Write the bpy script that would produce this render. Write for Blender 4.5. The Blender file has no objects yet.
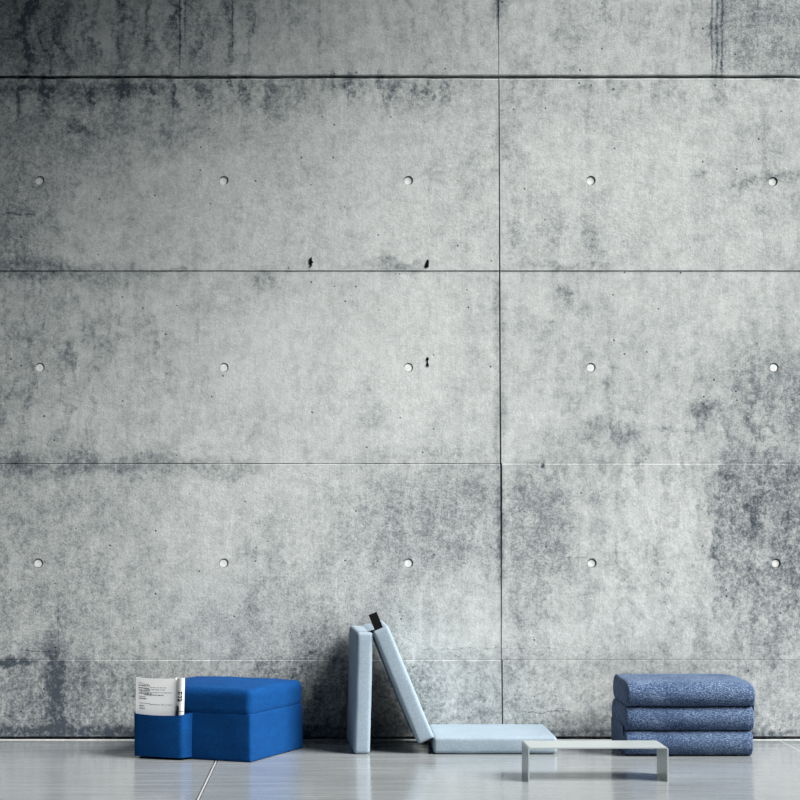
import bpy, bmesh, math, random
from mathutils import Vector, Matrix, noise

C = bpy.context.scene.collection
R = math.radians
random.seed(4)

# ------------------------------------------------------------------ camera, world, light, exposure
cam_d = bpy.data.cameras.new('camera')
cam_d.sensor_width = 36.0
cam_d.lens = 85.5
cam_d.shift_x = 0.08125
cam_d.shift_y = 0.1375
cam_d.clip_end = 100
cam = bpy.data.objects.new('camera', cam_d)
cam.location = (0, -10, 1.21)
cam.rotation_euler = (R(90), 0, 0)
C.objects.link(cam)
bpy.context.scene.camera = cam

world = bpy.data.worlds.new('hall_daylight')
bpy.context.scene.world = world
world.use_nodes = True
bg = world.node_tree.nodes['Background']
bg.inputs['Color'].default_value = (0.36, 0.60, 1.0, 1)
bg.inputs['Strength'].default_value = 0.075


def area(name, loc, target, sx, sy, power, col):
    d = bpy.data.lights.new(name, 'AREA')
    d.shape = 'RECTANGLE'
    d.size, d.size_y = sx, sy
    d.energy = power
    d.color = col
    o = bpy.data.objects.new(name, d)
    o.location = loc
    o.rotation_euler = (Vector(target) - Vector(loc)).to_track_quat('-Z', 'Y').to_euler()
    C.objects.link(o)
    return o


# soft high daylight from the right; it reaches the wall through the opening of the added roof slab
sun_d = bpy.data.lights.new('daylight', 'SUN')
sun_d.energy = 9.9
sun_d.angle = R(36)
sun_d.color = (1.0, 0.985, 0.95)
sun = bpy.data.objects.new('daylight', sun_d)
sun.rotation_euler = Vector((-0.665, 0.31, -0.68)).to_track_quat('-Z', 'Y').to_euler()
sun.location = (6, -4, 9)
C.objects.link(sun)

vs = bpy.context.scene.view_settings
bpy.context.scene.display_settings.display_device = 'sRGB'
vs.view_transform = 'Standard'
vs.look = 'None'
vs.gamma = 1.0
vs.use_curve_mapping = False
vs.exposure = 0.0

# ------------------------------------------------------------------ node helpers


class NT:
    """small wrapper that builds a material's node tree"""

    def __init__(self, name):
        self.m = bpy.data.materials.new(name)
        self.m.use_nodes = True
        self.t = self.m.node_tree
        self.b = self.t.nodes['Principled BSDF']

    def n(self, kind, **kw):
        x = self.t.nodes.new(kind)
        for k, v in kw.items():
            setattr(x, k, v)
        return x

    def put(self, sock, v):
        if isinstance(v, bpy.types.NodeSocket):
            self.t.links.new(v, sock)
        else:
            sock.default_value = v

    def math(self, op, a, b=0.0, c=None, clamp=False):
        x = self.n('ShaderNodeMath', operation=op, use_clamp=clamp)
        self.put(x.inputs[0], a)
        self.put(x.inputs[1], b)
        if c is not None:
            self.put(x.inputs[2], c)
        return x.outputs[0]

    def step(self, v, a, b, lo=0.0, hi=1.0):
        x = self.n('ShaderNodeMapRange', interpolation_type='SMOOTHSTEP')
        self.put(x.inputs['Value'], v)
        x.inputs['From Min'].default_value = a
        x.inputs['From Max'].default_value = b
        x.inputs['To Min'].default_value = lo
        x.inputs['To Max'].default_value = hi
        return x.outputs['Result']

    def coord(self, scale=(1, 1, 1), which='Object'):
        tc = self.n('ShaderNodeTexCoord')
        mp = self.n('ShaderNodeMapping')
        mp.inputs['Scale'].default_value = scale
        self.t.links.new(tc.outputs[which], mp.inputs['Vector'])
        return mp.outputs['Vector']

    def noise(self, vec, scale, detail=4, rough=0.55, dist=0.0):
        x = self.n('ShaderNodeTexNoise')
        self.put(x.inputs['Vector'], vec)
        x.inputs['Scale'].default_value = scale
        x.inputs['Detail'].default_value = detail
        x.inputs['Roughness'].default_value = rough
        x.inputs['Distortion'].default_value = dist
        return x.outputs['Fac']

    def ramp(self, f, stops):
        x = self.n('ShaderNodeValToRGB')
        e = x.color_ramp.elements
        while len(e) < len(stops):
            e.new(0.5)
        for k, (p, c) in enumerate(stops):
            e[k].position = p
            e[k].color = (c[0], c[1], c[2], 1)
        self.put(x.inputs['Fac'], f)
        return x.outputs['Color']

    def mix(self, f, a, b):
        x = self.n('ShaderNodeMix', data_type='RGBA')
        self.put(x.inputs['Factor'], f)
        for s, v in ((x.inputs[6], a), (x.inputs[7], b)):
            if isinstance(v, tuple):
                v = (v[0], v[1], v[2], 1)
            self.put(s, v)
        return x.outputs[2]

    def bump(self, h, strength, dist):
        x = self.n('ShaderNodeBump')
        x.inputs['Strength'].default_value = strength
        x.inputs['Distance'].default_value = dist
        self.put(x.inputs['Height'], h)
        self.t.links.new(x.outputs['Normal'], self.b.inputs['Normal'])

    def set(self, **kw):
        for k, v in kw.items():
            k = k.replace('_', ' ')
            if isinstance(v, tuple):
                v = (v[0], v[1], v[2], 1)
            self.put(self.b.inputs[k], v)
        return self.m


S = 190.0                      # pixels per metre on the concrete wall in the photograph


def wx(px):
    return (px - 335.0) / S


def wz(py):
    return 1.21 - (py - 510.0) / S


# ------------------------------------------------------------------ concrete of the wall
def concrete_wall():
    k = NT('board_formed_concrete')
    tc = k.n('ShaderNodeTexCoord')
    P = tc.outputs['Object']
    # a little wander so that stains have ragged borders
    wn = k.n('ShaderNodeTexNoise')
    k.put(wn.inputs['Vector'], P)
    wn.inputs['Scale'].default_value = 5.5
    wn.inputs['Detail'].default_value = 7
    wn.inputs['Roughness'].default_value = 0.68
    sub = k.n('ShaderNodeVectorMath', operation='SUBTRACT')
    k.put(sub.inputs[0], wn.outputs['Color'])
    sub.inputs[1].default_value = (0.5, 0.5, 0.5)
    sc = k.n('ShaderNodeVectorMath', operation='SCALE')
    k.put(sc.inputs[0], sub.outputs[0])
    sc.inputs['Scale'].default_value = 0.34
    ad = k.n('ShaderNodeVectorMath', operation='ADD')
    k.put(ad.inputs[0], P)
    k.put(ad.inputs[1], sc.outputs[0])
    sx = k.n('ShaderNodeSeparateXYZ')
    k.put(sx.inputs[0], ad.outputs[0])
    X, Z = sx.outputs['X'], sx.outputs['Z']
    sx2 = k.n('ShaderNodeSeparateXYZ')
    k.put(sx2.inputs[0], P)
    # crisper coordinates for drips and edges
    X0 = k.math('ADD', k.math('MULTIPLY', X, 0.12), k.math('MULTIPLY', sx2.outputs['X'], 0.88))
    Z0 = k.math('ADD', k.math('MULTIPLY', Z, 0.25), k.math('MULTIPLY', sx2.outputs['Z'], 0.75))

    def box(acc, x0, x1, y0, y1, fx, fy, w, crisp=False):
        """adds one soft edged patch to the running sum; each step leans on the last so that they evaluate in order"""
        xx, zz = (X0, Z0) if crisp else (X, Z)

        def side(prev, co, lo, hi, f):
            t = k.math('MULTIPLY_ADD', prev, 1e-6, co)
            t = k.math('ABSOLUTE', k.math('SUBTRACT', t, (lo + hi) / 2))
            h = (hi - lo) / 2
            return k.step(t, max(h - f, -0.5 * f), h + f, 1, 0)
        a = side(acc, xx, wx(x0), wx(x1), fx / S)
        c = side(a, zz, wz(y1), wz(y0), fy / S)
        return k.math('MULTIPLY_ADD', k.math('MULTIPLY', a, c), w, acc)

    speck_shade = []      # granular dark cement patches, plus shade painted into the wall colour
    for a in [
        (712, 830, 466, 592, 12, 26, 0.62), (724, 830, 350, 468, 26, 45, 0.42), (740, 830, 585, 655, 30, 30, 0.30),
        (503, 568, 476, 590, 30, 34, 0.46), (508, 545, 590, 655, 14, 24, 0.28),
        (415, 499, 475, 580, 34, 34, 0.36), (340, 420, 470, 560, 36, 34, 0.22),
        (714, 830, -60, 78, 4, 6, 0.44), (505, 520, 90, 262, 10, 24, 0.22),
        (250, 420, 540, 660, 60, 50, 0.24), (-60, 130, 470, 640, 50, 50, 0.24),
        (-60, 70, -40, 74, 18, 24, 0.55), (-60, 130, 80, 180, 40, 50, 0.42), (-60, 60, 180, 270, 34, 40, 0.42),  # stains at the left, mixed with painted light falloff
        (100, 250, -40, 74, 50, 30, 0.30), (130, 330, 84, 130, 60, 28, 0.26),
        (-60, 50, 280, 460, 40, 50, 0.26), (300, 352, 628, 660, 24, 18, 0.4), (255, 352, 664, 738, 20, 20, 0.5),  # last two paint the upright cushion's shadow on the wall
        (-60, 130, 662, 738, 40, 20, 0.3), (372, 425, 664, 740, 20, 20, 0.4),  # last one paints the shade between upright and leaning cushions
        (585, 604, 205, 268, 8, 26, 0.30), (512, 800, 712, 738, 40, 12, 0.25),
        (505, 560, 210, 262, 20, 20, 0.16), (-60, 1000, 655, 760, 60, 26, 0.24), (-60, 300, 560, 760, 60, 60, 0.12),  # last two broad bands paint shade into the lower wall
    ]:
        speck_shade.append(a)
    smooth = []     # damp stains and drips with soft bodies
    for a in [
        (20, 38, -20, 76, 7, 20, 0.24, False), (60, 72, -20, 70, 6, 18, 0.2, False), (118, 124, -20, 60, 4, 20, 0.3, True),
        (145, 149, -20, 55, 3, 18, 0.3, True), (179, 180.5, -20, 66, 1.2, 22, 0.6, True), (184, 185.5, -20, 40, 1, 14, 0.35, True),
        (232, 233, -20, 60, 1.0, 18, 0.45, True), (282, 284, -20, 36, 2, 14, 0.18, True), (318, 321, -20, 68, 3, 20, 0.16, True),
        (497, 499, -20, 30, 1.2, 16, 0.6, True), (492, 504, -20, 30, 4, 18, 0.2, True),
        (711, 713, -20, 74, 1, 10, 0.35, True), (716, 718, -20, 74, 1, 10, 0.3, True), (721, 723, -20, 74, 1, 8, 0.45, True),
        (-40, 150, 80, 97, 30, 9, 0.34, False), (150, 430, 80, 90, 70, 6, 0.22, False),
        (17, 20, 80, 116, 2, 14, 0.5, True), (40, 45, 80, 112, 3, 12, 0.4, True), (88, 93, 80, 106, 3, 12, 0.28, True),
        (72, 96, 118, 132, 6, 5, 0.35, False), (170, 176, 80, 110, 3, 12, 0.22, True), (186, 188, 80, 104, 2, 10, 0.18, True),
        (244, 250, 90, 150, 5, 20, 0.14, True), (270, 300, 84, 112, 20, 12, 0.14, False),
        (-40, 125, 262, 284, 36, 9, 0.25, False), (130, 190, 272, 280, 20, 4, 0.2, False), (255, 275, 272, 288, 7, 6, 0.3, False),
        (368, 425, 258, 273, 18, 5, 0.34, False), (515, 600, 262, 272, 20, 4, 0.2, False),
        (-40, 170, 455, 476, 40, 9, 0.30, False), (170, 260, 460, 478, 30, 7, 0.25, False),
        (66, 76, 342, 372, 3, 10, 0.36, False), (82, 92, 318, 345, 4, 10, 0.24, False), (114, 121, 310, 324, 4, 5, 0.34, False),
        (116, 122, 334, 350, 4, 6, 0.30, False), (150, 156, 325, 355, 4, 10, 0.22, False), (14, 36, 336, 344, 4, 3, 0.2, False),
        (688, 708, 409, 417, 8, 6, 0.36, False), (706, 720, 402, 409, 6, 4, 0.32, False), (700, 706, 416, 426, 4, 6, 0.3, False), (655, 690, 424, 430, 14, 4, 0.22, False),
        (560, 568, 292, 304, 4, 6, 0.45, False), (545, 551, 322, 332, 3, 5, 0.32, False), (605, 618, 370, 392, 8, 8, 0.3, False),
        (575, 640, 425, 440, 22, 9, 0.22, False), (600, 615, 412, 424, 12, 8, 0.12, False),
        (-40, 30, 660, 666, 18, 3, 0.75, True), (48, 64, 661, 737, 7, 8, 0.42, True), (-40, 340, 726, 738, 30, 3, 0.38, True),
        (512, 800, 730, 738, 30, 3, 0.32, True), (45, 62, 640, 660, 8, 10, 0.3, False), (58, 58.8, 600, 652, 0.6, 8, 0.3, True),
        (20, 60, 650.5, 651.5, 6, 0.7, 0.4, True), (300, 350, 654, 660, 18, 4, 0.25, False),
        (497.5, 503, 470, 580, 3, 26, 0.3, True), (494, 500, 272, 460, 3, 30, 0.22, True), (500, 506, 300, 440, 3, 20, 0.2, True),
        (541, 544, 464, 468, 1, 1.2, 0.7, True), (560, 592, 557, 558, 3, 0.8, 0.22, True), (560, 592, 594, 595, 3, 0.8, 0.22, True),
        (680, 702, 176, 177, 4, 0.8, 0.3, True), (690, 700, 168, 178, 4, 5, 0.22, False), (700, 708, 172, 185, 4, 5, 0.26, False),
        (740, 800, 176, 184, 14, 4, 0.22, False), (420, 560, 648, 648.8, 12, 0.7, 0.22, True), (520, 570, 711, 711.8, 10, 0.7, 0.4, True),
        (0, 35, 214, 215, 5, 0.8, 0.4, True), (100, 230, 130, 140, 50, 10, 0.12, False), (470, 500, 464, 468, 14, 2, 0.25, True),
        (410, 470, 452, 456, 14, 2, 0.18, False),
    ]:
        smooth.append(a)
    pale = []       # scraped, paler cement skin
    for a in [
        (672, 704, 424, 462, 14, 10, 0.26), (170, 480, 280, 440, 90, 60, 0.35), (620, 702, 470, 640, 30, 40, 0.3),
        (520, 700, 130, 250, 70, 40, 0.3), (220, 480, 100, 260, 60, 50, 0.3), (150, 330, 470, 600, 60, 40, 0.22),
        (440, 495, 600, 655, 20, 16, 0.1), (510, 590, 620, 656, 30, 14, 0.3), (520, 610, 670, 712, 30, 14, 0.3),
        (735, 775, 545, 565, 14, 8, 0.3), (728, 770, 160, 300, 20, 40, 0.22),
    ]:
        pale.append(a)

    def total(lst, start):
        acc = start
        for q in lst:
            acc = box(acc, *q)
        return acc
    zero = k.math('MULTIPLY', X, 1e-6)
    SP = total(speck_shade, zero)
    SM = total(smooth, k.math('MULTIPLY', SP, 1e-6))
    drips = [(-60, 440, 79, 106, 30, 14, 0.50), (440, 830, 79, 96, 40, 10, 0.2), (-60, 270, -60, 62, 50, 26, 0.42), (270, 830, -60, 40, 50, 26, 0.15),
             (600, 830, 380, 650, 60, 40, 0.22), (-60, 130, 280, 460, 60, 40, 0.2)]
    DR = total(drips, k.math('MULTIPLY', SM, 1e-6))
    PA = total(pale, k.math('MULTIPLY', SM, 1e-6))

    grain = k.noise(P, 95, 5, 0.72)                 # sandy grain
    grain2 = k.noise(P, 38, 5, 0.66)
    mott = k.noise(P, 8.5, 6, 0.62)                 # hand sized mottling
    big = k.noise(P, 1.9, 4, 0.55)
    st = k.n('ShaderNodeMapping')
    st.inputs['Scale'].default_value = (17, 1, 1.6)
    k.put(st.inputs['Vector'], ad.outputs[0])
    streak = k.noise(st.outputs['Vector'], 1.0, 5, 0.6)
    st2 = k.n('ShaderNodeMapping')
    st2.inputs['Scale'].default_value = (70, 1, 5)
    k.put(st2.inputs['Vector'], P)
    streak2 = k.noise(st2.outputs['Vector'], 1.0, 4, 0.6)

    g = k.step(k.math('ADD', k.math('MULTIPLY', grain, 0.6), k.math('MULTIPLY', grain2, 0.4)), 0.30, 0.70)
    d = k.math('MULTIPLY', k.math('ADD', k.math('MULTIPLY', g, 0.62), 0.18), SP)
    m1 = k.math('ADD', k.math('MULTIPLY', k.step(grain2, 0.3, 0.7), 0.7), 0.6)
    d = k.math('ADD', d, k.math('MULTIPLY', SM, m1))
    # overall cloudiness, streaks and grain
    d = k.math('ADD', d, k.math('MULTIPLY', k.math('SUBTRACT', k.step(mott, 0.36, 0.68), 0.5), 0.17))
    mid = k.noise(P, 21, 6, 0.7, 0.6)
    d = k.math('ADD', d, k.math('MULTIPLY', k.math('SUBTRACT', k.step(mid, 0.34, 0.68), 0.5), 0.16))
    # thin wandering stain lines and lime veins
    vein = k.math('ABSOLUTE', k.math('SUBTRACT', k.noise(ad.outputs[0], 4.2, 7, 0.62, 0.4), 0.5))
    vein = k.math('MULTIPLY', k.step(vein, 0.0, 0.028, 1, 0), k.step(big, 0.45, 0.62))
    d = k.math('ADD', d, k.math('MULTIPLY', vein, 0.15))
    d = k.math('ADD', d, k.math('MULTIPLY', k.math('SUBTRACT', big, 0.5), 0.34))
    d = k.math('ADD', d, k.math('MULTIPLY', k.math('SUBTRACT', k.step(streak, 0.32, 0.7), 0.45), 0.13))
    d = k.math('ADD', d, k.math('MULTIPLY', k.math('SUBTRACT', k.step(streak2, 0.3, 0.7), 0.5), 0.08))
    d = k.math('ADD', d, k.math('MULTIPLY', k.math('SUBTRACT', g, 0.5), 0.28))
    d = k.math('ADD', d, k.math('MULTIPLY', DR, k.math('MULTIPLY', k.step(streak, 0.46, 0.66), k.step(grain2, 0.28, 0.6))))
    # scattered dark grit
    grit = k.step(k.noise(P, 62, 3, 0.6), 0.645, 0.72)
    d = k.math('ADD', d, k.math('MULTIPLY', grit, k.math('ADD', 0.10, k.math('MULTIPLY', SP, 0.2))))
    d = k.math('SUBTRACT', d, k.math('MULTIPLY', PA, k.math('ADD', k.math('MULTIPLY', mott, 0.6), 0.1)))
    d = k.math('ADD', d, 0.27)
    # blow holes
    vo = k.n('ShaderNodeTexVoronoi')
    k.put(vo.inputs['Vector'], P)
    vo.inputs['Scale'].default_value = 17
    pore = k.step(vo.outputs['Distance'], 0.065, 0.11, 1, 0)
    sepc = k.n('ShaderNodeSeparateColor')
    k.put(sepc.inputs[0], vo.outputs['Color'])
    pore = k.math('MULTIPLY', pore, k.step(sepc.outputs[0], 0.62, 0.9))
    d = k.math('ADD', d, k.math('MULTIPLY', pore, 0.7))
    d = k.math('ADD', d, 0.0, clamp=True)
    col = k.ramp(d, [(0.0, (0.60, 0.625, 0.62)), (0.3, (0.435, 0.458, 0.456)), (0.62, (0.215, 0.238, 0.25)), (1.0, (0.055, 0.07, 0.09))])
    k.set(Base_Color=col, Roughness=0.82)
    k.b.inputs['Specular IOR Level'].default_value = 0.25
    h = k.math('ADD', k.math('MULTIPLY', grain, 0.5), k.math('MULTIPLY', mott, 0.6))
    h = k.math('SUBTRACT', h, k.math('MULTIPLY', pore, 0.5))
    k.bump(h, 0.36, 0.012)
    return k.m


def concrete_floor():
    k = NT('polished_concrete')
    P = k.coord()
    big = k.noise(P, 0.9, 5, 0.6)
    st = k.n('ShaderNodeMapping')
    st.inputs['Scale'].default_value = (1.0, 11, 1)
    k.put(st.inputs['Vector'], P)
    sw = k.noise(st.outputs['Vector'], 1.6, 6, 0.62)
    fine = k.noise(P, 60, 4, 0.6)
    f = k.math('ADD', k.math('MULTIPLY', big, 0.5), k.math('ADD', k.math('MULTIPLY', sw, 0.42), k.math('MULTIPLY', fine, 0.08)))
    col = k.ramp(f, [(0.30, (0.205, 0.225, 0.235)), (0.5, (0.262, 0.284, 0.295)), (0.7, (0.33, 0.354, 0.366))])
    rg = k.step(sw, 0.3, 0.7, 0.08, 0.20)
    k.set(Base_Color=col, Roughness=rg)
    k.b.inputs['Specular IOR Level'].default_value = 0.85
    k.bump(k.math('ADD', sw, k.math('MULTIPLY', fine, 0.1)), 0.045, 0.02)
    return k.m


def fabric(name, dark, light, fleck, weave=900, contrast=0.5, sheen=0.25, bump=0.25, stretch=(1, 1, 1)):
    k = NT(name)
    P = k.coord(stretch)
    a = k.noise(P, weave, 3, 0.7)
    b = k.noise(P, weave * 0.33, 4, 0.7)
    c = k.noise(P, 9, 3, 0.5)
    f = k.math('ADD', k.math('MULTIPLY', a, 0.45), k.math('ADD', k.math('MULTIPLY', b, 0.45), k.math('MULTIPLY', c, 0.10)))
    lo, hi = 0.5 - 0.16 / max(contrast, .05) * 0.5, 0.5 + 0.16 / max(contrast, .05) * 0.5
    col = k.ramp(k.step(f, lo, hi), [(0.0, dark), (0.55, light), (1.0, fleck)])
    k.set(Base_Color=col, Roughness=0.92)
    k.b.inputs['Specular IOR Level'].default_value = 0.15
    k.b.inputs['Sheen Weight'].default_value = sheen
    k.b.inputs['Sheen Roughness'].default_value = 0.4
    k.b.inputs['Sheen Tint'].default_value = (0.72, 0.84, 1.0, 1)
    k.bump(k.math('ADD', a, k.math('MULTIPLY', b, 0.8)), bump, 0.003)
    return k.m


def plain(name, col, rough=0.5, metal=0.0, vary=0.06, scale=40, spec=0.5):
    k = NT(name)
    n = k.noise(k.coord(), scale, 4, 0.6)
    c = k.ramp(n, [(0.3, tuple(v * (1 - vary) for v in col)), (0.7, tuple(min(1, v * (1 + vary)) for v in col))])
    k.set(Base_Color=c, Roughness=rough, Metallic=metal)
    k.b.inputs['Specular IOR Level'].default_value = spec
    return k.m


M = {
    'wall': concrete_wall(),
    'floor': concrete_floor(),
    'plug': plain('mortar_plug', (0.74, 0.76, 0.75), 0.85, 0, 0.12, 60),
    'side': plain('grey_light_blocker', (0.10, 0.105, 0.11), 0.85, 0, 0.2, 3),  # dark grey of the added slab and wall that hold back light
    'joint_dark': plain('joint_sealant', (0.02, 0.022, 0.026), 0.9, 0, 0.06, 40, 0.03),
    'strip': plain('pale_metal_strip', (0.72, 0.74, 0.75), 0.35, 0.4),
    'edge': plain('pale_mortar_edge', (0.46, 0.48, 0.48), 0.7, 0, 0.2, 30),
    'blue': fabric('royal_blue_wool', (0.000, 0.023, 0.098), (0.000, 0.043, 0.17), (0.000, 0.078, 0.25), 260, 0.45, 0.0, 0.25, (1, 1, 3)),
    'sky': fabric('pale_blue_wool', (0.185, 0.25, 0.305), (0.26, 0.325, 0.385), (0.335, 0.40, 0.46), 420, 0.4, 0.0, 0.2),
    'denim': fabric('melange_blue_wool', (0.007, 0.020, 0.060), (0.036, 0.068, 0.145), (0.22, 0.29, 0.41), 460, 0.75, 0.12, 0.4, (0.7, 1, 1.6)),
    'strap': plain('black_webbing', (0.006, 0.006, 0.008), 0.9, 0, 0.3, 300, 0.1),
    'table': plain('pale_grey_lacquer', (0.375, 0.415, 0.42), 0.3, 0.12, 0.02),
    'paper': plain('matt_paper', (0.86, 0.87, 0.88), 0.75, 0, 0.02),
    'ink': plain('grey_ink', (0.10, 0.10, 0.11), 0.8),
    'black': plain('black_ink', (0.006, 0.006, 0.008), 0.7),
    'mark': plain('black_pit', (0.006, 0.007, 0.008), 0.95, 0, 0.3, 200, 0.05),
}

# ------------------------------------------------------------------ object helpers


def obj(name, bm, mat, parent=None, smooth=True, loc=(0, 0, 0), rot=(0, 0, 0)):
    bmesh.ops.recalc_face_normals(bm, faces=bm.faces[:])
    me = bpy.data.meshes.new(name)
    bm.to_mesh(me)
    bm.free()
    if smooth:
        for p in me.polygons:
            p.use_smooth = True
    if smooth:
        me.set_sharp_from_angle(angle=R(42))
    me.materials.append(M[mat] if isinstance(mat, str) else mat)
    o = bpy.data.objects.new(name, me)
    C.objects.link(o)
    o.location = loc
    o.rotation_euler = rot
    if parent:
        o.parent = parent
    return o


def tag(o, label=None, cat=None, group=None, kind=None):
    if label:
        o['label'] = label
    if cat:
        o['category'] = cat
    if group:
        o['group'] = group
    if kind:
        o['kind'] = kind
    return o


def empty(name, loc, rz=0.0):
    o = bpy.data.objects.new(name, None)
    o.empty_display_size = 0.1
    o.location = loc
    o.rotation_euler = (0, 0, rz)
    C.objects.link(o)
    return o


def add_box(bm, x0, x1, y0, y1, z0, z1):
    v = [bm.verts.new((x, y, z)) for x in (x0, x1) for y in (y0, y1) for z in (z0, z1)]
    for f in ((0, 1, 3, 2), (4, 6, 7, 5), (0, 4, 5, 1), (2, 3, 7, 6), (0, 2, 6, 4), (1, 5, 7, 3)):
        bm.faces.new([v[i] for i in f])


def cyl(bm, cx, cz, r, y0, y1, n=32):
    a = [bm.verts.new((cx + r * math.cos(2 * math.pi * i / n), y0, cz + r * math.sin(2 * math.pi * i / n))) for i in range(n)]
    b = [bm.verts.new((v.co.x, y1, v.co.z)) for v in a]
    bm.faces.new(a)
    bm.faces.new(list(reversed(b)))
    for i in range(n):
        j = (i + 1) % n
        bm.faces.new((a[i], b[i], b[j], a[j]))


def pad_mesh(sx, sy, sz, rx, ry, rz, bulge=(0, 0, 0), wob=0.0, seed=0, nr=6, nf=12, taper=None):
    """soft upholstered block, centred on the origin: rounded edges of different radii, swelling faces, slight wrinkles"""
    h = (sx / 2, sy / 2, sz / 2)
    r = (min(rx, h[0] * .999), min(ry, h[1] * .999), min(rz, h[2] * .999))

    def axis(i):
        out = []
        for j in range(nr):
            t = math.tan((j / nr) * math.pi / 4)   # spread over the rounding
            out.append(-h[i] + r[i] * t * 1.0)
        fl = h[i] - r[i]
        for j in range(nf + 1):
            out.append(-fl + 2 * fl * j / nf)
        return out + [-v for v in reversed(out[:nr])]
    ax = [axis(i) for i in range(3)]
    n = [len(a) for a in ax]
    bm = bmesh.new()
    V = {}
    so = Vector((seed * 3.7, seed * 1.3, seed * 7.1))

    def vert(i, j, k):
        key = (i, j, k)
        if key in V:
            return V[key]
        p = Vector((ax[0][i], ax[1][j], ax[2][k]))
        q = Vector([max(-(h[a] - r[a]), min(h[a] - r[a], p[a])) for a in range(3)])
        d = [(p[a] - q[a]) / r[a] for a in range(3)]
        L = math.sqrt(sum(v * v for v in d))
        if L > 1e-6:
            # project the shell of the unit cube on the unit ball
            mx = max(abs(v) for v in d)
            d = [v / L * mx for v in d]
        p = Vector([q[a] + d[a] * r[a] for a in range(3)])
        u = [p[a] / h[a] for a in range(3)]
        c = [max(0.0, 1 - abs(v) ** 2.2) for v in u]
        for a in range(3):
            o1, o2 = (a + 1) % 3, (a + 2) % 3
            p[a] += bulge[a] * u[a] * c[o1] * c[o2]
        if wob:
            nv = noise.noise_vector(p * 9 + so) * wob + noise.noise_vector(p * 28 + so) * wob * 0.4
            p += nv
        if taper:
            p = taper(p)
        V[key] = bm.verts.new(p)
        return V[key]

    def quad(a, b, c_, d_):
        bm.faces.new((vert(*a), vert(*b), vert(*c_), vert(*d_)))
    for a in range(3):
        b, c2 = (a + 1) % 3, (a + 2) % 3
        for side in (0, n[a] - 1):
            for i in range(n[b] - 1):
                for j in range(n[c2] - 1):
                    q = []
                    for (di, dj) in ((0, 0), (1, 0), (1, 1), (0, 1)):
                        t = [0, 0, 0]
                        t[a], t[b], t[c2] = side, i + di, j + dj
                        q.append(tuple(t))
                    quad(*q)
    return bm


def tube(bm, pts, r, n=8, closed=False):
    rings = []
    m = len(pts)
    for i, p in enumerate(pts):
        p = Vector(p)
        a = Vector(pts[(i - 1) % m] if (closed or i > 0) else pts[i])
        b = Vector(pts[(i + 1) % m] if (closed or i < m - 1) else pts[i])
        t = (b - a).normalized()
        up = Vector((0, 0, 1)) if abs(t.z) < 0.9 else Vector((1, 0, 0))
        s = t.cross(up).normalized()
        w = s.cross(t).normalized()
        rings.append([bm.verts.new(p + r * (math.cos(2 * math.pi * q / n) * s + math.sin(2 * math.pi * q / n) * w)) for q in range(n)])
    for i in range(m if closed else m - 1):
        A, B = rings[i], rings[(i + 1) % m]
        for q in range(n):
            bm.faces.new((A[q], A[(q + 1) % n], B[(q + 1) % n], B[q]))
    if not closed:
        bm.faces.new(rings[0])
        bm.faces.new(list(reversed(rings[-1])))


def sheet(bm, outline, z0, z1, thick, nz=6, bow=None):
    """an upright sheet following a plan curve, with real thickness"""
    n = len(outline)
    off = []
    for i in range(n):
        a = Vector(outline[max(0, i - 1)])
        b = Vector(outline[min(n - 1, i + 1)])
        t = (b - a).normalized()
        off.append(Vector((-t.y, t.x)) * thick)
    G = []
    for side in (0, 1):
        rows = []
        for j in range(nz + 1):
            v = j / nz
            row = []
            for i in range(n):
                u = i / (n - 1)
                p = Vector(outline[i]) + (off[i] if side else Vector((0, 0)))
                zz0 = z0(u) if callable(z0) else z0
                zz1 = z1(u) if callable(z1) else z1
                q = Vector((p.x, p.y, zz0 + (zz1 - zz0) * v))
                if bow:
                    q += bow(u, v)
                row.append(bm.verts.new(q))
            rows.append(row)
        G.append(rows)
    for side in (0, 1):
        for j in range(nz):
            for i in range(n - 1):
                bm.faces.new((G[side][j][i], G[side][j][i + 1], G[side][j + 1][i + 1], G[side][j + 1][i]))
    for j in range(nz):
        for i in (0, n - 1):
            bm.faces.new((G[0][j][i], G[0][j + 1][i], G[1][j + 1][i], G[1][j][i]))
    for i in range(n - 1):
        for j in (0, nz):
            bm.faces.new((G[0][j][i], G[0][j][i + 1], G[1][j][i + 1], G[1][j][i]))


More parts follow.
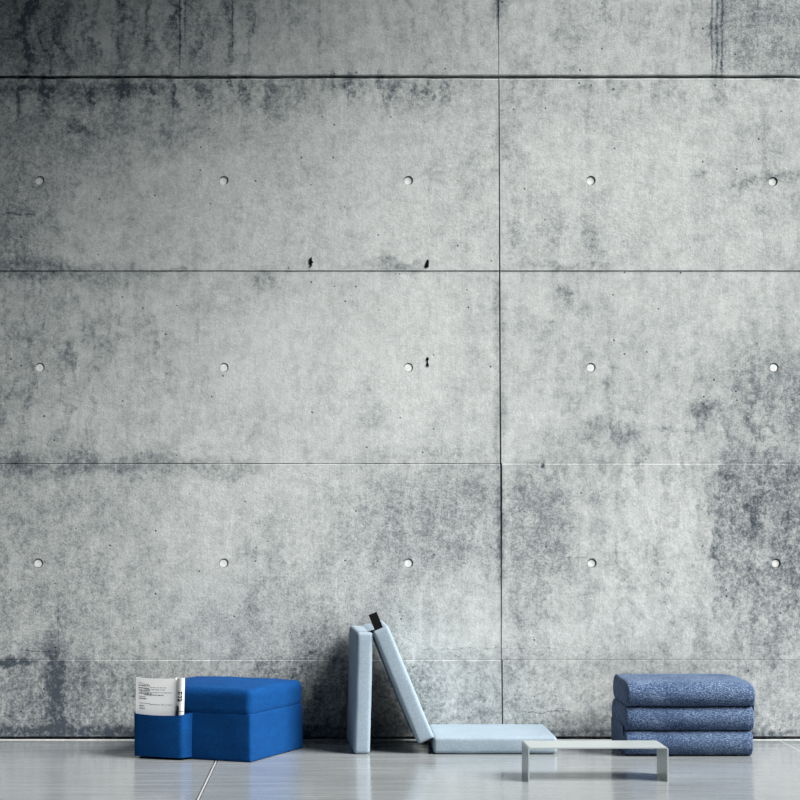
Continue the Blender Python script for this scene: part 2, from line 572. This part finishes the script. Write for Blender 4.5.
# ------------------------------------------------------------------ the setting: concrete wall
def add_panel(bm, xl, xr, zb, zt, y, ct, cb, cs, seed, jt=0.0, jb=0.0, nx=90, nz=10, back=0.05):
    """one cast panel: xl, xr are (bottom, top) pairs; ct/cb/cs are the chamfers of the top, bottom and side arrises"""
    def edge(u, v, ins):
        x0 = xl[0] + (xl[1] - xl[0]) * v
        x1 = xr[0] + (xr[1] - xr[0]) * v
        x = x0 + (x1 - x0) * u
        n1 = noise.noise(Vector((x * 7, seed, 0))) + 0.6 * noise.noise(Vector((x * 31, seed, 3)))
        n2 = noise.noise(Vector((x * 7, seed, 9))) + 0.6 * noise.noise(Vector((x * 31, seed, 13)))
        t, b = zt + jt * n1, zb + jb * n2
        if ins:
            t -= ct
            b += cb
            x = max(x0 + cs, min(x1 - cs, x))
        return x, b + (t - b) * v
    us = [i / nx for i in range(nx + 1)]
    vs_ = [j / nz for j in range(nz + 1)]
    F = [[None] * (nx + 1) for _ in vs_]
    for j, v in enumerate(vs_):
        for i, u in enumerate(us):
            x, z = edge(u, v, True)
            F[j][i] = bm.verts.new((x, y, z))
    for j in range(nz):
        for i in range(nx):
            bm.faces.new((F[j][i], F[j][i + 1], F[j + 1][i + 1], F[j + 1][i]))
    ring = [(0, i) for i in range(nx + 1)] + [(j, nx) for j in range(1, nz + 1)] + \
           [(nz, i) for i in range(nx - 1, -1, -1)] + [(j, 0) for j in range(nz - 1, 0, -1)]
    inner = [F[j][i] for j, i in ring]
    c = max(ct, cb, cs)
    mid, bk = [], []
    for j, i in ring:
        x, z = edge(us[i], vs_[j], False)
        mid.append(bm.verts.new((x, y + c, z)))
        bk.append(bm.verts.new((x, y + back, z)))
    n = len(ring)
    for q in range(n):
        p = (q + 1) % n
        bm.faces.new((inner[q], mid[q], mid[p], inner[p]))
        bm.faces.new((mid[q], bk[q], bk[p], mid[p]))
    bm.faces.new(bk)


XL, XR = -4.2, 13.0
bm = bmesh.new()
J = [  # py top, py bottom, y offset, top chamfer, bottom chamfer, jitters, vertical joint px (bottom, top), half gap px (bottom, top)
    (-330, 75.3, -0.001, 0.002, 0.004, 0.001, 0.0035, (498.6, 498), (0.15, 0.35)),
    (78.6, 270.7, -0.004, 0.005, 0.002, 0.0035, 0.001, (499.6, 498.8), (0.55, 0.4)),
    (271.25, 463.5, 0.0, 0.003, 0.002, 0.001, 0.001, (500.4, 499.5), (0.75, 0.6)),
    (464.0, 659.75, -0.002, 0.0025, 0.0006, 0.0012, 0.0004, (501.2, 501.0), (0.2, 0.9)),
    (659.80, 736.6, -0.0045, 0.0042, 0.003, 0.0003, 0.002, (502.4, 501.8), (0.45, 0.6)),
]
for s, (pt, pb, y, ct, cb, jt, jb, vj, hg) in enumerate(J):
    zt, zb = wz(pt), wz(pb)
    add_panel(bm, (XL, XL), (wx(vj[0] - hg[0]), wx(vj[1] - hg[1])), zb, zt, y, ct, cb, 0.0015, s * 5.3, jt, jb)
    if s == 3:          # this panel stands a little proud, its top arris catches the light
        zt, ct, jt, y = wz(463.55), 0.0045, 0.0004, y - 0.002
    add_panel(bm, (wx(vj[0] + hg[0]), wx(vj[1] + hg[1])), (XR, XR), zb, zt, y, ct, cb, 0.0015, s * 9.1 + 2, jt, jb)
bmesh.ops.recalc_face_normals(bm, faces=bm.faces[:])
holes = []
for px, dy in ((40, 0), (224, 0), (408.5, 0), (591, 0), (774, 0)):
    for py in (180.5, 367.5, 563):
        jx = {40: {563: -1.5}, 774: {180.5: -1, 563: 2}, 591: {563: 1}}.get(px, {}).get(py, 0)
        jy = {774: {180.5: 1}}.get(px, {}).get(py, 0)
        holes.append((wx(px + jx), wz(py + jy)))
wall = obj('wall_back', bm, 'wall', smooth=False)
cb_ = bmesh.new()
for hx, hz in holes:
    cyl(cb_, hx, hz, 0.0245, -0.05, 0.014, 28)
cut = obj('cutter', cb_, 'wall', smooth=False)
md = wall.modifiers.new('holes', 'BOOLEAN')
md.operation = 'DIFFERENCE'
md.object = cut
md.solver = 'EXACT'
dg = bpy.context.evaluated_depsgraph_get()
new_me = bpy.data.meshes.new_from_object(wall.evaluated_get(dg))
wall.modifiers.clear()
bmw = bmesh.new()
bmw.from_mesh(new_me)
add_box(bmw, XL, XR, 0.045, 0.30, 0.0, wz(-330))      # the mass behind the formed panels
bmw.to_mesh(wall.data)
bmw.free()
bpy.data.meshes.remove(new_me)
bpy.data.objects.remove(cut)
tag(wall, 'tall grey board-formed concrete wall with panel joints and tie holes', 'wall', kind='structure')
for hx, hz in holes:
    b = bmesh.new()
    cyl(b, hx - 0.0026, hz - 0.0024, 0.0205, 0.0022, 0.0145, 28)
    ed = [e for e in b.edges if abs(e.verts[0].co.y - 0.0022) < 1e-5 and abs(e.verts[1].co.y - 0.0022) < 1e-5]
    bmesh.ops.bevel(b, geom=ed, offset=0.002, segments=2, affect='EDGES')
    tag(obj('tie_hole_plug', b, 'plug', wall, smooth=False), 'pale round mortar plug')

# ------------------------------------------------------------------ floor
FX = (-4.2, -0.574, 2.335, 13.0)
bm = bmesh.new()
gap = (0, 0.0090, 0.0022, 0)
for i in range(3):
    add_box(bm, FX[i] + gap[i], FX[i + 1] - gap[i + 1], -13.5, 0.045, -0.14, 0.0)
add_box(bm, FX[0], FX[3], -13.5, 0.045, -0.16, -0.14)
floor = tag(obj('floor', bm, 'floor', smooth=False), 'glossy grey polished concrete floor', 'floor', kind='structure')
bm = bmesh.new()
add_box(bm, FX[1] - 0.0090, FX[1] + 0.0090, -13.5, 0.04, -0.12, -0.014)
tag(obj('trim_1', bm, 'joint_dark', smooth=False), 'dark filled expansion joint in the floor by the blue pouf', 'trim', kind='structure')
bm = bmesh.new()
add_box(bm, FX[1] - 0.0023, FX[1] + 0.0023, -13.5, 0.04, -0.014, -0.0006)
tag(obj('trim_2', bm, 'strip', smooth=False), 'pale metal strip set in the floor joint', 'trim', kind='structure')
bm = bmesh.new()
add_box(bm, FX[2] - 0.0022, FX[2] + 0.0022, -13.5, 0.04, -0.12, -0.0003)
tag(obj('trim_3', bm, 'edge', smooth=False), 'pale thin floor joint beyond the dark blue stack', 'trim', kind='structure')
bm = bmesh.new()
seg = 400
pv = None
for i in range(seg + 1):
    x = XL + (XR - XL) * i / seg
    h = 0.0032 + 0.0016 * noise.noise(Vector((x * 6, 2, 5)))
    d = -0.010 + 0.003 * noise.noise(Vector((x * 9, 7, 5)))
    ring = [bm.verts.new(q) for q in ((x, 0.04, 0.0), (x, 0.04, h), (x, d, h), (x, d - 0.002, 0.0))]
    if pv:
        for q in range(4):
            bm.faces.new((pv[q], pv[(q + 1) % 4], ring[(q + 1) % 4], ring[q]))
    else:
        bm.faces.new(ring)
    pv = ring
bm.faces.new(list(reversed(pv)))
tag(obj('trim_4', bm, 'edge', smooth=False), 'thin pale mortar line where floor meets wall', 'trim', kind='structure')

# ------------------------------------------------------------------ added unseen roof slab, opening shaped to shade wall top and left
bm = bmesh.new()
CZ, OX0, OX1, OY0, OY1 = 6.0, 2.45, 13.0, -8.0, -0.64
add_box(bm, -4.2, OX0, -13.5, 0.3, CZ, CZ + 0.25)
add_box(bm, OX0, OX1, OY1, 0.3, CZ, CZ + 0.25)
add_box(bm, OX0, OX1, -13.5, OY0, CZ, CZ + 0.25)
tag(obj('shading_ceiling', bm, 'side', smooth=False), 'added unseen roof slab, its opening shaped to shade the wall', 'shading_ceiling', kind='structure')

bm = bmesh.new()
add_box(bm, -3.4, -3.15, -13.5, -0.02, 0.0, CZ)  # unseen wall added to cut fill light from the left
tag(obj('blocker_wall_left', bm, 'side', smooth=False), 'added unseen side wall that blocks light from the left', 'wall', kind='structure')

# ------------------------------------------------------------------ small black marks on the concrete
marks = [
    ('small black jagged mark alone above the joint, left of the other marks', -0.004,
     [(311.6, 257.0), (312.0, 258.5), (312.0, 260.5), (313.3, 262.2), (313.0, 263.1), (311.9, 263.0), (311.8, 265.0), (312.6, 265.4),
      (311.0, 266.6), (309.4, 268.2), (309.2, 267.6), (310.4, 265.6), (309.0, 264.0), (309.1, 259.2)]),
    ('small black wedge shaped mark just above the joint, near the upright joint', -0.004,
     [(427.5, 259.6), (428.7, 260.2), (428.8, 263.0), (428.7, 266.6), (427.8, 267.9), (424.9, 267.9), (424.4, 266.6), (425.6, 263.2), (426.6, 260.8)]),
    ('small black pinched mark beside a plugged tie hole, lowest of the marks', 0.0,
     [(427.4, 357.0), (428.6, 357.8), (428.8, 359.4), (428.0, 361.0), (428.0, 362.6), (428.6, 364.2), (429.0, 366.6), (428.3, 367.0),
      (427.4, 365.8), (425.8, 365.9), (426.6, 364.0), (427.0, 362.4), (426.9, 361.0), (426.1, 359.4), (426.3, 357.8)]),
]
for lab, yy, pts in marks:
    bm = bmesh.new()
    f = [bm.verts.new((wx(a), yy - 0.003, wz(b))) for a, b in pts]
    g = [bm.verts.new((wx(a), yy + 0.001, wz(b))) for a, b in pts]
    bm.faces.new(f)
    bm.faces.new(list(reversed(g)))
    for i in range(len(f)):
        j = (i + 1) % len(f)
        bm.faces.new((f[i], f[j], g[j], g[i]))
    tag(obj('wall_mark', bm, 'mark', smooth=False), lab, 'mark', 'black marks on the concrete')

# ------------------------------------------------------------------ blue pouf with side pocket
PF = empty('pouf', (-0.5615, -0.499, 0), R(-23.5))
tag(PF, 'royal blue square fabric pouf with side pocket on the polished floor', 'pouf')
bz = 0.228


def flare(p):
    return Vector((p.x * (1 + 0.012 * (0.5 - p.z / bz)), p.y * (1 + 0.012 * (0.5 - p.z / bz)), p.z))


obj('body', pad_mesh(0.605, 0.605, bz, 0.014, 0.014, 0.006, (0.003, 0.003, 0), 0.0022, 1, 4, 22, flare), 'blue', PF, loc=(0, 0, bz / 2 + 0.004))
obj('seat_cushion', pad_mesh(0.608, 0.608, 0.136, 0.030, 0.030, 0.036, (0.004, 0.004, 0.020), 0.0022, 3, 6, 22), 'blue', PF, loc=(0, 0, bz + 0.004 + 0.047))
b = bmesh.new()
w_, d_ = 0.302, 0.302
tube(b, [(-w_, -d_, 0.007), (w_, -d_, 0.007), (w_, d_, 0.007), (-w_, d_, 0.007)], 0.0045, 8, True)
obj('base_piping', b, 'blue', PF)
# pocket: bellied cloth panel sewn to the front
pk = [(-0.3035, -0.274), (-0.3035, -0.300), (-0.2985, -0.340), (-0.291, -0.355)]
for i in range(13):
    t = i / 12
    pk.append((-0.281 + 0.226 * t, -0.3590 + 0.006 * t - 0.008 * math.sin(math.pi * t)))
pk += [(-0.040, -0.351), (-0.031, -0.345), (-0.026, -0.331), (-0.022, -0.316), (-0.017, -0.299), (-0.010, -0.2805)]


def pbow(u, v):
    s = math.sin(math.pi * u) ** 0.8
    return Vector((0, -0.006 * s * v + 0.004 * s * (1 - v) ** 4, 0))


b = bmesh.new()
sheet(b, pk, 0.012, lambda u: 0.224 - 0.010 * math.sin(math.pi * min(1, u * 1.05)), 0.004, 10, pbow)
obj('side_pocket', b, 'blue', PF, loc=(0.0005, -0.022, 0))
b = bmesh.new()
add_box(b, -0.295, -0.04, -0.370, -0.302, 0.010, 0.014)
obj('pocket_bottom', b, 'blue', PF)

# ------------------------------------------------------------------ magazine in the pocket
MG = empty('magazine', PF.matrix_basis @ Vector((-0.1795, -0.344, 0.016)), R(-23.5))
tag(MG, 'white folded magazine with printed text standing in the blue pouf pocket', 'magazine')
ox, oy = -0.18, -0.322


def curve(pts, n):
    """Catmull-Rom through plan points"""
    out = []
    P = [pts[0]] + pts + [pts[-1]]
    for s in range(1, len(P) - 2):
        for q in range(n):
            t = q / n
            a, b_, c, d = (Vector(P[s - 1]), Vector(P[s]), Vector(P[s + 1]), Vector(P[s + 2]))
            out.append(0.5 * ((2 * b_) + (-a + c) * t + (2 * a - 5 * b_ + 4 * c - d) * t * t + (-a + 3 * b_ - 3 * c + d) * t ** 3))
    out.append(Vector(pts[-1]))
    return [(v.x - ox, v.y - oy) for v in out]


page_pl = curve([(-0.2895, -0.3495), (-0.245, -0.3465), (-0.18, -0.339), (-0.091, -0.3265)], 8)
ZB, ZT = 0.008, 0.376


def tilt(u, v):        # the magazine leans back a little above the pocket
    return 0.027 * max(0.0, v - 0.3)


def lean(u, v):
    return Vector((0.003 * (1 - u) * (1 - v) - 0.006 * v * (1 - u), tilt(u, v), 0))


def ptop(u):
    return ZT - 0.004 * math.sin(math.pi * u) - 0.002 * u


b = bmesh.new()
sheet(b, page_pl, ZB, ptop, 0.0035, 8, lean)
page = obj('front_page', b, 'paper', MG)
cov_pl = curve([(-0.0885, -0.3275), (-0.0845, -0.3215), (-0.0775, -0.3245), (-0.066, -0.334), (-0.050, -0.334), (-0.0385, -0.327)], 6)


def clean(u, v):
    return Vector((0.004 * (1 - v) * u, tilt(1.0, v), 0))


def ilean(u, v):
    return Vector((0, tilt(u, v), 0))


b = bmesh.new()
sheet(b, cov_pl, ZB, lambda u: ZT + 0.002, 0.004, 8, clean)
cover = obj('folded_cover', b, 'paper', MG)
b = bmesh.new()
sheet(b, curve([(-0.285, -0.3420), (-0.25, -0.3390), (-0.18, -0.331), (-0.096, -0.3205)], 6), ZB, ZT - 0.006, 0.004, 8, ilean)
obj('inner_pages', b, 'paper', MG)


def on(pl, u, v, zt, bow, lift=0.0006):
    f = u * (len(pl) - 1)
    i = min(int(f), len(pl) - 2)
    a, c = Vector(pl[i]), Vector(pl[i + 1])
    p = a.lerp(c, f - i)
    t = (c - a).normalized()
    nrm = Vector((t.y, -t.x)) * lift
    q = Vector((p.x + nrm.x, p.y + nrm.y, ZB + (zt(u) - ZB) * v)) + bow(u, v)
    return q, Vector((t.y, -t.x, 0))


def patch(bm, pl, u0, u1, v0, v1, zt, bow, n=4, slope=0.0):
    rows = []
    for v in (v0, v1):
        for lf in (0.0007, -0.0004):
            rows.append([bm.verts.new(on(pl, u0 + (u1 - u0) * i / n, v + slope * (u0 + (u1 - u0) * i / n), zt, bow, lf)[0]) for i in range(n + 1)])
    A, B, D, E = rows       # A front bottom, B back bottom, D front top, E back top
    for i in range(n):
        bm.faces.new((A[i], A[i + 1], D[i + 1], D[i]))
        bm.faces.new((B[i], E[i], E[i + 1], B[i + 1]))
        bm.faces.new((A[i], B[i], B[i + 1], A[i + 1]))
        bm.faces.new((D[i], D[i + 1], E[i + 1], E[i]))
    for i in (0, n):
        bm.faces.new((A[i], D[i], E[i], B[i]))


def pv_(py):          # page height fraction of a photo row on the magazine
    return ((1.21 - (py - 510) * 9.32 / 1900.0) - 0.016 - ZB) / (ZT - ZB)


rnd = random.Random(11)
b = bmesh.new()
lines = [(681.4, 0.14, 0.28, .55), (682.2, .29, .46, .3), (683.7, .14, .5, .8), (685.0, .5, .82, .5), (686.2, .14, .46, .8), (687.2, .34, .8, .6),
         (688.6, .15, .5, .8), (690.0, .22, .95, .5), (691.4, .15, .55, .8), (692.6, .34, .8, .7), (694.8, .16, .36, .4),
         (696.6, .17, .4, .9), (702.0, .5, .95, .35), (701.2, .18, .5, .3), (704.0, .18, .34, .7), (706.4, .19, .36, .8)]
for py, u0, u1, w in lines:
    u = u0
    while u < u1:
        L = rnd.uniform(0.022, 0.07)
        hgt = (0.0042 if w > 0.6 else 0.0022) / (ZT - ZB)
        e = min(u + L, u1)
        if e - u > 0.01:
            patch(b, page_pl, u, e, pv_(py) - hgt / 2, pv_(py) + hgt / 2, ptop, lean, 2, -0.012)
        u = e + rnd.uniform(0.012, 0.022)
tag(obj('printed_text', b, 'ink', page, smooth=False), 'small grey printed lines')
ct_ = lambda u: ZT + 0.002
b = bmesh.new()
# block characters set sideways, one above another
for (ua, ub, pa, pb) in [(.44, .84, 690.0, 690.7), (.44, .52, 690.0, 692.6), (.60, .66, 690.4, 692.6), (.76, .84, 690.0, 692.6), (.44, .70, 692.2, 692.7),
                         (.46, .54, 694.0, 696.0), (.46, .84, 695.4, 696.0), (.76, .84, 693.6, 696.0), (.60, .66, 694.6, 695.4),
                         (.46, .70, 697.4, 699.4), (.54, .64, 696.8, 697.6), (.76, .86, 697.0, 698.4), (.70, .78, 698.4, 699.0)]:
    patch(b, cov_pl, ua, ub, pv_(pb), pv_(pa), ct_, clean, 3)
tag(obj('cover_lettering', b, 'black', cover, smooth=False), 'black sideways block letters')
b = bmesh.new()
patch(b, cov_pl, .28, .64, pv_(718), pv_(704.6), ct_, clean, 5)
patch(b, cov_pl, .33, .42, pv_(704.7), pv_(703.2), ct_, clean, 2)
patch(b, cov_pl, .46, .56, pv_(704.7), pv_(703.6), ct_, clean, 2)
tag(obj('printed_block', b, 'black', cover, smooth=False), 'black printed shape')
b = bmesh.new()
patch(b, cov_pl, .64, .98, pv_(709.4), pv_(708.9), ct_, clean, 3)
tag(obj('printed_rule', b, 'ink', cover, smooth=False), 'thin printed line')

# ------------------------------------------------------------------ pale blue folding mattress set up as a seat
MT = empty('folding_mattress', (0.6, -0.312, 0))
tag(MT, 'pale blue three part folding mattress, opened in a zigzag against the wall', 'mattress')
inv = MT.matrix_basis.inverted() if False else Matrix.Translation((-0.6, 0.3, 0))
TH = 0.085


def mat_part(name, loc, rot, dims, seed, bulge=(0.004, 0.003, 0.003)):
    o = obj(name, pad_mesh(dims[0], dims[1], dims[2], 0.017, 0.017, 0.017, bulge, 0.0016, seed, 5, 18), 'sky', MT)
    o.rotation_mode = 'XYZ'
    m = inv @ Matrix.Translation(loc) @ rot
    o.matrix_basis = m
    return o


rotu = Matrix.Rotation(R(3.4), 4, 'Z') @ Matrix.Rotation(R(1.5), 4, 'Y')
mat_part('upright_cushion', (0.124, -0.300, 0.3030), rotu, (0.081, 0.565, 0.602), 5)
rots = Matrix.Rotation(R(1.6), 4, 'Z') @ Matrix.Rotation(R(-22.3), 4, 'Y')
slant = mat_part('leaning_cushion', (0.330, -0.300, 0.344), rots, (TH, 0.565, 0.602), 7)
mat_part('flat_cushion', (0.794, -0.293, 0.0445), Matrix.Identity(4), (0.612, 0.582, TH - 0.002), 9, (0.003, 0.003, 0.002))
# cloth hinges between the three cushions
b = bmesh.new()
hx = [(0.165, 0.606), (0.178, 0.611), (0.190, 0.612), (0.202, 0.617)]
sheet(b, [(-0.555, 0), (-0.35, 0), (-0.05, 0)], 0, 1, 0.003, 2)
for v in b.verts:
    t = v.co.z
    k = min(2, int(t * 2.999))
    x = hx[k][0] + (hx[min(3, k + 1)][0] - hx[k][0]) * 0.5
    yy = v.co.x
    thick = v.co.y
    xx = 0.160 + 0.046 * t
    v.co = (xx - 0.6 - (yy + 0.55) * 0.045, yy + 0.3, 0.600 + 0.014 * t + 0.004 * math.sin(math.pi * t) + thick)
obj('cloth_hinge', b, 'sky', MT)
b = bmesh.new()
add_box(b, 0.470 - 0.6, 0.505 - 0.6, -0.555 + 0.3, -0.05 + 0.3, 0.0790, 0.0825)
obj('cloth_hinge', b, 'sky', MT)
# black webbing handle, a flattened loop standing out of the end of the leaning cushion
b = bmesh.new()
lw = 0.043
prof = [(-0.0028, -0.03), (-0.0034, 0.067), (-0.0022, 0.085), (0.0, 0.0885), (0.0022, 0.085), (0.0034, 0.067), (0.0028, -0.03),
        (0.0006, -0.03), (0.0006, 0.067), (0.0, 0.083), (-0.0006, 0.067), (-0.0006, -0.03)]
f = [b.verts.new((-lw / 2, p[0], p[1])) for p in prof]
g = [b.verts.new((lw / 2, p[0], p[1])) for p in prof]
b.faces.new(f)
b.faces.new(list(reversed(g)))
for i in range(len(f)):
    j = (i + 1) % len(f)
    b.faces.new((f[i], g[i], g[j], f[j]))
st = obj('carry_strap', b, 'strap', MT, smooth=False)
st.matrix_basis = inv @ Matrix.Translation((0.330, -0.300, 0.344)) @ rots @ Matrix.Translation((-0.006, -0.262, 0.296))
tag(st, 'black webbing handle')

# ------------------------------------------------------------------ dark blue folded mattress
ST = empty('folded_mattress', (1.750, -0.432, 0))
tag(ST, 'dark melange blue mattress folded into a stack of three, behind the low table', 'mattress')
z = 0.0
for i, (hgt, dx, dyy, w, ry) in enumerate([(0.124, -0.010, 0.0, 0.636, 0.062), (0.122, -0.006, 0.004, 0.640, 0.064), (0.128, 0.000, 0.002, 0.640, 0.070)]):
    last = i == 2

    def tp(p, last=last):
        q = p.copy()
        if last:      # the top layer sags towards its front edge and right end
            t = max(0.0, (-p.y - 0.05) / 0.2)
            q.z -= 0.016 * t * t * max(0.0, min(1.0, 0.5 + p.z / 0.12)) ** 1.3
            s = max(0.0, (p.x - 0.20) / 0.11)
            q.z -= 0.012 * s * s * max(0.0, min(1.0, 0.5 + p.z / 0.12)) ** 1.3
        return q
    obj(('bottom_cushion', 'middle_cushion', 'top_cushion')[i],
        pad_mesh(w, 0.502, hgt, 0.013 if not last else 0.016, ry, 0.056, (0.004, 0.006, 0.004), 0.0022, 21 + i, 7, 20, tp),
        'denim', ST, loc=(dx, dyy, z + hgt / 2))
    z += hgt - 0.003
b = bmesh.new()
add_box(b, -0.3305, -0.3270, -0.19, 0.20, 0.096, 0.148)
bmesh.ops.bevel(b, geom=b.edges[:], offset=0.001, segments=1, affect='EDGES')
obj('cloth_hinge', b, 'denim', ST)
b = bmesh.new()
add_box(b, 0.3160, 0.3195, -0.19, 0.20, 0.216, 0.268)
bmesh.ops.bevel(b, geom=b.edges[:], offset=0.001, segments=1, affect='EDGES')
obj('cloth_hinge', b, 'denim', ST)

# ------------------------------------------------------------------ low table of bent sheet
TB = empty('low_table', (1.170, -1.420, 0), R(0.8))
tag(TB, 'low pale grey bent metal tray table on the floor before the mattresses', 'table')
hw, hd, th, top, rb = 0.3125, 0.128, 0.0052, 0.1535, 0.010


def strip_mesh(path, y0, y1):
    """path = list of (outer, inner) point pairs in x-z"""
    bm = bmesh.new()
    rows = []
    for o_, i_ in path:
        rows.append([bm.verts.new((o_[0], y0, o_[1])), bm.verts.new((o_[0], y1, o_[1])), bm.verts.new((i_[0], y1, i_[1])), bm.verts.new((i_[0], y0, i_[1]))])
    for a, c in zip(rows, rows[1:]):
        for q in range(4):
            bm.faces.new((a[q], a[(q + 1) % 4], c[(q + 1) % 4], c[q]))
    bm.faces.new(rows[0])
    bm.faces.new(list(reversed(rows[-1])))
    bmesh.ops.recalc_face_normals(bm, faces=bm.faces[:])
    return bm


arcL, arcR = [], []
ri = rb - th
for i in range(7):
    a = math.pi - (math.pi / 2) * i / 6
    cx, cz = -hw + rb, top - rb
    arcL.append(((cx + rb * math.cos(a), cz + rb * math.sin(a)), (cx + ri * math.cos(a), cz + ri * math.sin(a))))
    a = math.pi / 2 - (math.pi / 2) * i / 6
    cx = hw - rb
    arcR.append(((cx + rb * math.cos(a), cz + rb * math.sin(a)), (cx + ri * math.cos(a), cz + ri * math.sin(a))))
t_o = obj('table_top', strip_mesh(arcL + arcR, -hd, hd), 'table', TB, smooth=False)
for s in (-1, 1):
    b = bmesh.new()
    x0, x1 = sorted((s * hw, s * (hw - th)))
    add_box(b, x0, x1, -hd, hd, 0.0, top - rb)
    obj('leg', b, 'table', TB, smooth=False)
